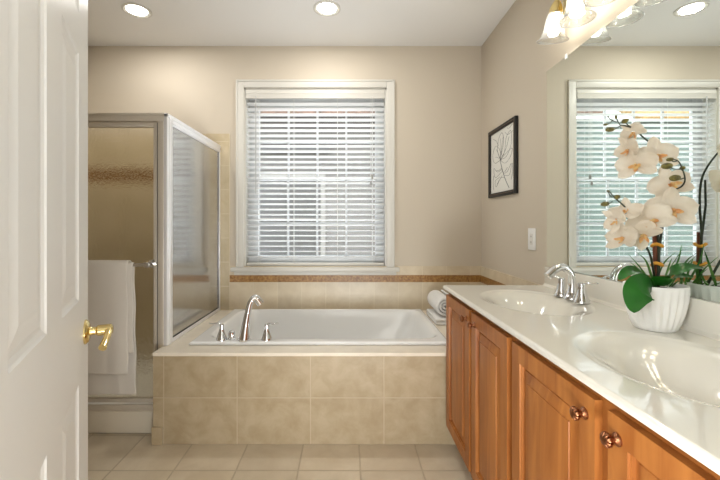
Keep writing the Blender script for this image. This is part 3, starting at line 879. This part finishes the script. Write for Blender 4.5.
ink([(0.42, 0.52), (0.18, 0.50), (0.08, 0.64), (0.22, 0.78), (0.42, 0.66), (0.42, 0.52)])
ink([(0.42, 0.52), (0.30, 0.70), (0.36, 0.88), (0.50, 0.94), (0.56, 0.78), (0.42, 0.52)])
ink([(0.42, 0.52), (0.60, 0.62), (0.66, 0.82), (0.84, 0.90), (0.86, 0.70), (0.68, 0.54), (0.42, 0.52)])
ink([(0.42, 0.52), (0.62, 0.44), (0.82, 0.50), (0.90, 0.62), (0.72, 0.60), (0.42, 0.52)])
ink([(0.20, 0.60), (0.30, 0.58), (0.40, 0.54)]); ink([(0.44, 0.86), (0.45, 0.7), (0.43, 0.56)]); ink([(0.78, 0.82), (0.66, 0.66), (0.48, 0.55)])
ink([(0.56, 0.28), (0.72, 0.30), (0.86, 0.40), (0.80, 0.24), (0.58, 0.25)]); ink([(0.50, 0.36), (0.30, 0.34), (0.14, 0.42), (0.20, 0.26), (0.52, 0.33)])
ink([(0.60, 0.22), (0.42, 0.22), (0.24, 0.10), (0.20, 0.20), (0.40, 0.25)]); ink([(0.12, 0.30), (0.10, 0.18), (0.12, 0.06)]); ink([(0.70, 0.97), (0.78, 0.95), (0.9, 0.98)])
ink([(0.10, 0.92), (0.24, 0.86), (0.34, 0.76)]); ink([(0.62, 0.92), (0.74, 0.86), (0.94, 0.88)]); ink([(0.25, 0.72), (0.33, 0.64), (0.40, 0.56)]); ink([(0.55, 0.88), (0.50, 0.74), (0.45, 0.58)])
ink([(0.72, 0.36), (0.62, 0.31), (0.55, 0.30)]); ink([(0.24, 0.37), (0.36, 0.36), (0.48, 0.38)]); ink([(0.28, 0.14), (0.38, 0.20), (0.50, 0.26)]); ink([(0.86, 0.16), (0.92, 0.28), (0.90, 0.40)])
obj('line_drawing', b, 'ink', sh)

ol = thing('wall_outlet', 'white single outlet plate on the right wall beside the mirror', 'outlet', (XR, 2.297, 1.15))
obj('cover_plate', box(XR - 0.007, XR - 0.0005, 2.252, 2.342, 1.085, 1.218, 0.003), 'plate', ol, 40)
b = NB(); bx(b, XR - 0.0095, XR - 0.007, 2.281, 2.313, 1.117, 1.185, 0.001)
rc = obj('receptacle', b, mat('receptacle_white', (224, 222, 216), 0.35), ol)
for z in (1.133, 1.168):
    for y in (2.291, 2.303): obj('slot', box(XR - 0.0101, XR - 0.0094, y - 0.001, y + 0.001, z - 0.005, z + 0.005), 'dark', rc)

# ------------------------------------------------------------------ orchid
OPUSH = 0.065
def PW(px, py, Y):
    """a point seen in the photo at px, py, standing Y metres into the room"""
    Y += OPUSH
    if px > 400: Y = min(Y, 1.085 * F / (px - 348))
    return Vector(((px - 348) * Y / F, Y, CAM_Z - (py - 224) * Y / F))

OX, OY = 1.012, 1.240
orc = thing('potted_orchid', 'white orchid in a ribbed white pot on the vanity', 'potted plant', (OX, OY, CZ))
b = NB()
n = 96
prof = [(0.0, 0.0005, 0), (0.054, 0.0005, 0), (0.058, 0.003, 0.2), (0.067, 0.022, 1), (0.077, 0.058, 1), (0.084, 0.095, 1), (0.0875, 0.130, 0.6), (0.0865, 0.143, 0.1), (0.0855, 0.146, 0), (0.080, 0.146, 0), (0.076, 0.125, 0), (0.0, 0.124, 0)]
rs = []
for r, z, f_ in prof:
    rs.append([(OX + max(r, 1e-4) * (1 - 0.045 * f_ * (1 - math.cos(24 * 2 * PI * k / n)) / 2 * 2) * math.cos(2 * PI * k / n),
                OY + max(r, 1e-4) * (1 - 0.045 * f_ * (1 - math.cos(24 * 2 * PI * k / n)) / 2 * 2) * math.sin(2 * PI * k / n), CZ + z) for k in range(n)])
rings(b, rs, False)
obj('pot', b, 'ceramic', orc, 60)
b = NB()
ball(b, (OX, OY, CZ + 0.118), 0.078, (0.96, 0.96, 0.25))
obj('moss', b, 'soil', orc, 180)

def blade(bm, pts, wid, up=(0, 0, 1), fold=0.25, n=7):
    """a leaf along pts; wid(t) half-width; shallow V-fold"""
    P_ = smooth_path(pts, n)
    N = len(P_); rows = []
    for i, p in enumerate(P_):
        t = (P_[min(i + 1, N - 1)] - P_[max(i - 1, 0)]).normalized()
        s = t.cross(Vector(up))
        s = s.normalized() if s.length > 1e-4 else Vector((1, 0, 0))
        nn = s.cross(t).normalized()
        w = wid(i / (N - 1))
        rows.append([bm.verts.new(p + s * w * q + nn * (abs(q) * w * fold)) for q in (-1, -0.5, 0, 0.5, 1)])
    for a, c in zip(rows, rows[1:]):
        for k in range(4): bm.faces.new((a[k], a[k + 1], c[k + 1], c[k]))
    return bm
def leaf_w(W): return lambda t: W * (max(0.0, math.sin(PI * min(1, 0.08 + 0.92 * t) ** 0.75)) ** 0.6) + 0.0006
def grass_w(W): return lambda t: W * (1 - t) ** 0.6 * min(1, 0.5 + t * 4) + 0.0004

# broad leaves
b = NB(); blade(b, [PW(653, 287, 1.12), PW(648, 285, 1.085), PW(641, 290, 1.065), PW(637, 300, 1.065), PW(634, 313, 1.08)], lambda t: 0.043 * (max(0, math.sin(PI * min(1, 0.02 + 0.98 * t) ** 0.95))) ** 0.6 + 0.0006, up=(-0.3, -1.0, 0.25), fold=-0.12)
obj('leaf', b, 'leaf', orc, 180)
b = NB(); blade(b, [PW(653, 286, 1.16), PW(645, 276, 1.14), PW(636, 271, 1.13), PW(626, 273, 1.12), PW(619, 280, 1.12)], leaf_w(0.024), up=(0, -0.5, 1), fold=0.25)
obj('leaf', b, 'leaf', orc, 180)
b = NB(); blade(b, [PW(655, 285, 1.15), PW(664, 278, 1.10), PW(676, 271, 1.07), PW(690, 267, 1.06), PW(704, 268, 1.06)], leaf_w(0.022), up=(0, -0.6, 1), fold=0.25)
obj('leaf', b, 'leaf', orc, 180)
b = NB(); blade(b, [PW(660, 286, 1.14), PW(668, 280, 1.10), PW(680, 276, 1.07), PW(694, 277, 1.06)], leaf_w(0.017), up=(0, -0.6, 1), fold=0.25)
obj('leaf', b, 'leaf', orc, 180)
# thin grass blades
G = [((652, 286), (640, 268), (628, 254)), ((654, 286), (646, 262), (636, 252)), ((650, 287), (636, 276), (628, 286)), ((656, 286), (664, 264), (676, 252)),
     ((660, 286), (672, 266), (682, 250)), ((662, 286), (676, 270), (690, 262)), ((665, 287), (678, 262), (682, 244)), ((658, 286), (656, 268), (651, 262)),
     ((668, 287), (680, 276), (694, 278)), ((653, 287), (642, 282), (625, 281)), ((664, 286), (668, 270), (672, 258)), ((670, 287), (682, 270), (696, 256)),
     ((648, 287), (638, 270), (630, 262)), ((667, 286), (676, 278), (686, 268)), ((672, 287), (680, 281), (687, 285))]
for i, g in enumerate(G):
    Y = 1.20 + (i % 4 - 1) * 0.025
    b = NB(); blade(b, [PW(*g[0], Y), PW(*g[1], Y - 0.01), PW(*g[2], Y - 0.015)], grass_w(0.0052), fold=0.4)
    obj('grass_blade', b, 'blade', orc, 180)

# stake, spikes, ties
b = NB(); tube(b, [PW(656, 287, 1.215), PW(655.5, 262, 1.215), PW(655, 232, 1.215)], 0.0075, 10)
obj('stake', b, 'stake', orc, 60)
b = NB(); tube(b, [PW(658.5, 287, 1.205), PW(659, 262, 1.205), PW(658, 236, 1.205), PW(662, 205, 1.19), PW(668, 180, 1.18)], [0.004, 0.0035, 0.003], 8)
obj('stake', b, 'stem', orc, 60)
for py_ in (245, 264):
    b = NB(); tube(b, [PW(657, py_, 1.21) + Vector((0.014 * math.cos(a), 0.014 * math.sin(a), 0.004 * math.sin(a * 2))) for a in lspace(0, 2 * PI, 17)], 0.0055, 6)
    obj('tie', b, 'tie', orc, 60)
sA = [PW(657, 286, 1.21), PW(661, 236, 1.20), PW(668, 205, 1.19), PW(672, 182, 1.18), PW(668, 166, 1.175), PW(656, 148, 1.17), PW(644, 138, 1.165), PW(634, 129, 1.16), PW(626, 126, 1.155), PW(621, 125, 1.15)]
b = NB(); tube(b, smooth_path(sA, 6), [0.0038, 0.0034, 0.003, 0.0027, 0.0024, 0.0019], 8); s1 = obj('spike', b, 'stem', orc, 180)
sB = [PW(656, 286, 1.20), PW(651, 258, 1.18), PW(646, 246, 1.17), PW(640, 232, 1.15), PW(632, 216, 1.14), PW(624, 206, 1.13), PW(616, 199, 1.125), PW(609, 191, 1.12)]
b = NB(); tube(b, smooth_path(sB, 6), [0.0038, 0.0034, 0.003, 0.0024, 0.0018], 8); s2 = obj('spike', b, 'stem', orc, 180)
sC = [PW(674, 190, 1.13), PW(682, 186, 1.08), PW(685, 179, 1.06), PW(682, 168, 1.055), PW(678, 161, 1.055), PW(671, 159, 1.055)]
b = NB(); tube(b, smooth_path(sC, 6), [0.0024, 0.002, 0.0014], 8); s3 = obj('spike', b, 'stem', orc, 180)
def bud(px, py, Y, r, st, par, asp=1.35, ang=(1, 0, 0.1)):
    c = PW(px, py, Y)
    r *= 1.15; b = NB(); ball(b, None, r, (0.8, 0.8, asp), mtx=aim(c, ang))
    bd = obj('bud', b, 'bud', orc, 180)
    b = NB(); tube(b, smooth_path([c, (c + PW(*st, Y)) / 2 + Vector((0, 0, -0.004)), PW(*st, Y)], 4), 0.0017, 6)
    obj('bud_stalk', b, 'stem', bd, 180)
bud(610, 129.5, 1.15, 0.0085, (620, 126), s1, 1.5); bud(625, 121, 1.15, 0.0085, (631, 127), s1, 1.2, (1, 0, 0.5)); bud(616, 117, 1.15, 0.005, (621, 126), s1, 1.1, (0, 0, 1))
bud(605.5, 124.5, 1.15, 0.0045, (613, 120), s1, 1.4); bud(608, 117, 1.15, 0.003, (617, 122), s1, 1.2)
bud(675, 178, 1.055, 0.0105, (684, 178), s3, 1.35); bud(667, 166, 1.055, 0.0105, (681, 169), s3, 1.35); bud(682.5, 168, 1.055, 0.006, (682, 170), s3, 1.2); bud(670, 159.5, 1.055, 0.0065, (677, 161), s3, 1.5)
bud(605, 204, 1.125, 0.0085, (613, 201), s2, 1.4); bud(617, 197, 1.125, 0.008, (619, 202), s2, 1.1); bud(608, 191, 1.12, 0.004, (612, 197), s2, 1.1)

def petal_into(bm, mtx, L, W, curl, ang, base=0.004, cup=0.12):
    nu, nv = 9, 6
    R = mtx @ Matrix.Rotation(ang, 4, 'Z')
    g = []
    for i in range(nu + 1):
        t = i / nu
        w = W * (math.sin(PI * (0.10 + 0.88 * t) ** 0.85) ** 0.55 if t < 1 else 0.06)
        row = []
        for j in range(nv + 1):
            s = j / nv * 2 - 1
            x = base + t * L; y = s * w * 0.5
            z = curl * t * t * L - cup * W * s * s * 0.5 * t + 0.0018 * math.sin(5 * s + 7 * t)
            row.append(bm.verts.new(R @ Vector((x, y, z))))
        g.append(row)
    for i in range(nu):
        for j in range(nv): bm.faces.new((g[i][j], g[i + 1][j], g[i + 1][j + 1], g[i][j + 1]))
def flower(c, d, size, roll=0.0, open_=0.0):
    size *= 1.18
    m = Matrix.Translation(c) @ Vector(d).normalized().to_track_quat('Z', 'Y').to_matrix().to_4x4() @ Matrix.Rotation(roll, 4, 'Z')
    b = NB()
    for a in (90, 212, 328): petal_into(b, m @ Matrix.Translation((0, 0, -0.003)), size * 0.52, size * 0.36, 0.05 + open_, math.radians(a))
    for a in (12, 168): petal_into(b, m, size * 0.52, size * 0.56, -0.10 + open_, math.radians(a), cup=0.2)
    fl = obj('flower', b, 'petal', orc, 180)
    b = NB()
    petal_into(b, m @ Matrix.Translation((0, 0, 0.004)), size * 0.17, size * 0.12, 0.9, math.radians(270), cup=-0.6)
    petal_into(b, m @ Matrix.Translation((0, 0, 0.004)), size * 0.13, size * 0.11, 1.2, math.radians(200), cup=-0.6)
    petal_into(b, m @ Matrix.Translation((0, 0, 0.004)), size * 0.13, size * 0.11, 1.2, math.radians(340), cup=-0.6)
    ball(b, None, size * 0.045, (1, 1, 1.4), mtx=m @ Matrix.Translation((0, 0, size * 0.06)))
    obj('lip', b, 'lip', fl, 180)
cs = 1.0
flower(PW(657, 156, 1.15), (-0.35, -1, 0.05), 0.100, 0.15, 0.02)
flower(PW(633, 132, 1.16), (-0.75, -0.35, -0.75), 0.062, 0.5, 0.25)
flower(PW(628, 150, 1.16), (-1, -0.15, -0.2), 0.072, 0.3, 0.35)
flower(PW(636, 165, 1.15), (-0.85, -0.7, -0.1), 0.092, 0.1, 0.12)
flower(PW(671, 184, 1.14), (-0.30, -1, 0.1), 0.098, 0.35, 0.03)
flower(PW(672, 210, 1.11), (-0.38, -1, 0.0), 0.112, 0.0, 0.0)
flower(PW(650, 221, 1.11), (-0.6, -0.9, -0.15), 0.102, 0.6, 0.04)
flower(PW(625, 212, 1.12), (-0.75, -0.45, 0.6), 0.078, 0.2, 0.25)
flower(PW(616, 220, 1.13), (-1, -0.3, -0.2), 0.066, 0.8, 0.4)
flower(PW(642, 235, 1.12), (-0.55, -0.7, -0.55), 0.085, 1.0, 0.15)
flower(PW(623, 238, 1.14), (-1, -0.35, 0.15), 0.080, 0.15, 0.4)

# ------------------------------------------------------------------ outside the window
GZ = -0.6
obj('ground', box(-14, 10, D + 0.14, 20, GZ - 0.1, GZ), 'bounce_ground', kind='structure')
HY = 7.2
hs = thing('neighbouring_house', 'grey sided house close outside the window', 'house', (0.5, HY, GZ))
b = NB()
hx0, hx1 = -2.05, 4.5
z = GZ; k = 0
prof = []
while z < 3.28:
    prof += [(HY - 0.016, z), (HY, z + 0.125)]
    z += 0.125
prof += [(HY + 0.2, z), (HY + 0.2, GZ)]
rings(b, [[(x, y, zz) for y, zz in prof] for x in (hx0, hx1)])
obj('siding_wall', b, 'siding', hs)
wx0, wx1, wz0, wz1 = -1.75, -0.52, 0.55, 2.10
b = NB()
for a in ((wx0 - 0.09, wx0, wz0 - 0.09, wz1 + 0.09), (wx1, wx1 + 0.09, wz0 - 0.09, wz1 + 0.09), (wx0, wx1, wz1, wz1 + 0.09), (wx0, wx1, wz0 - 0.09, wz0), (wx0, wx1, 1.30, 1.36)):
    bx(b, a[0], a[1], HY - 0.05, HY - 0.017, a[2], a[3])
hw = obj('window', b, 'house_trim', hs)
obj('pane', box(wx0, wx1, HY - 0.03, HY - 0.0175, wz0, wz1), 'houseglass', hw)
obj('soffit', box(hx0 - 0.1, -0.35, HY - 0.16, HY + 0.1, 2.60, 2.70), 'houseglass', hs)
b = NB(); rings(b, [[(x, HY - 0.45, 3.20), (x, HY - 0.45, 3.30), (x, HY + 2.5, 5.0), (x, HY + 2.5, 4.9)] for x in (hx0 - 0.3, hx1)])
obj('roof', b, 'shingle', hs)

sg = thing('green_house', 'sage green sided house left of the grey one, seen in the mirror', 'house', (-4.3, 7.4, GZ))
z = GZ; prof = []
while z < 3.2:
    prof += [(7.4 - 0.016, z), (7.4, z + 0.15)]
    z += 0.15
prof += [(7.6, z), (7.6, GZ)]
b = NB(); rings(b, [[(x, y, zz) for y, zz in prof] for x in (-8.0, -2.15)])
obj('siding_wall', b, 'sage', sg)
b = NB(); rings(b, [[(x, 7.2, 3.22), (x, 7.2, 3.34), (x, 9.2, 4.5), (x, 9.2, 4.4)] for x in (-8.0, -3.35)])
obj('roof', b, 'tan_roof', sg)
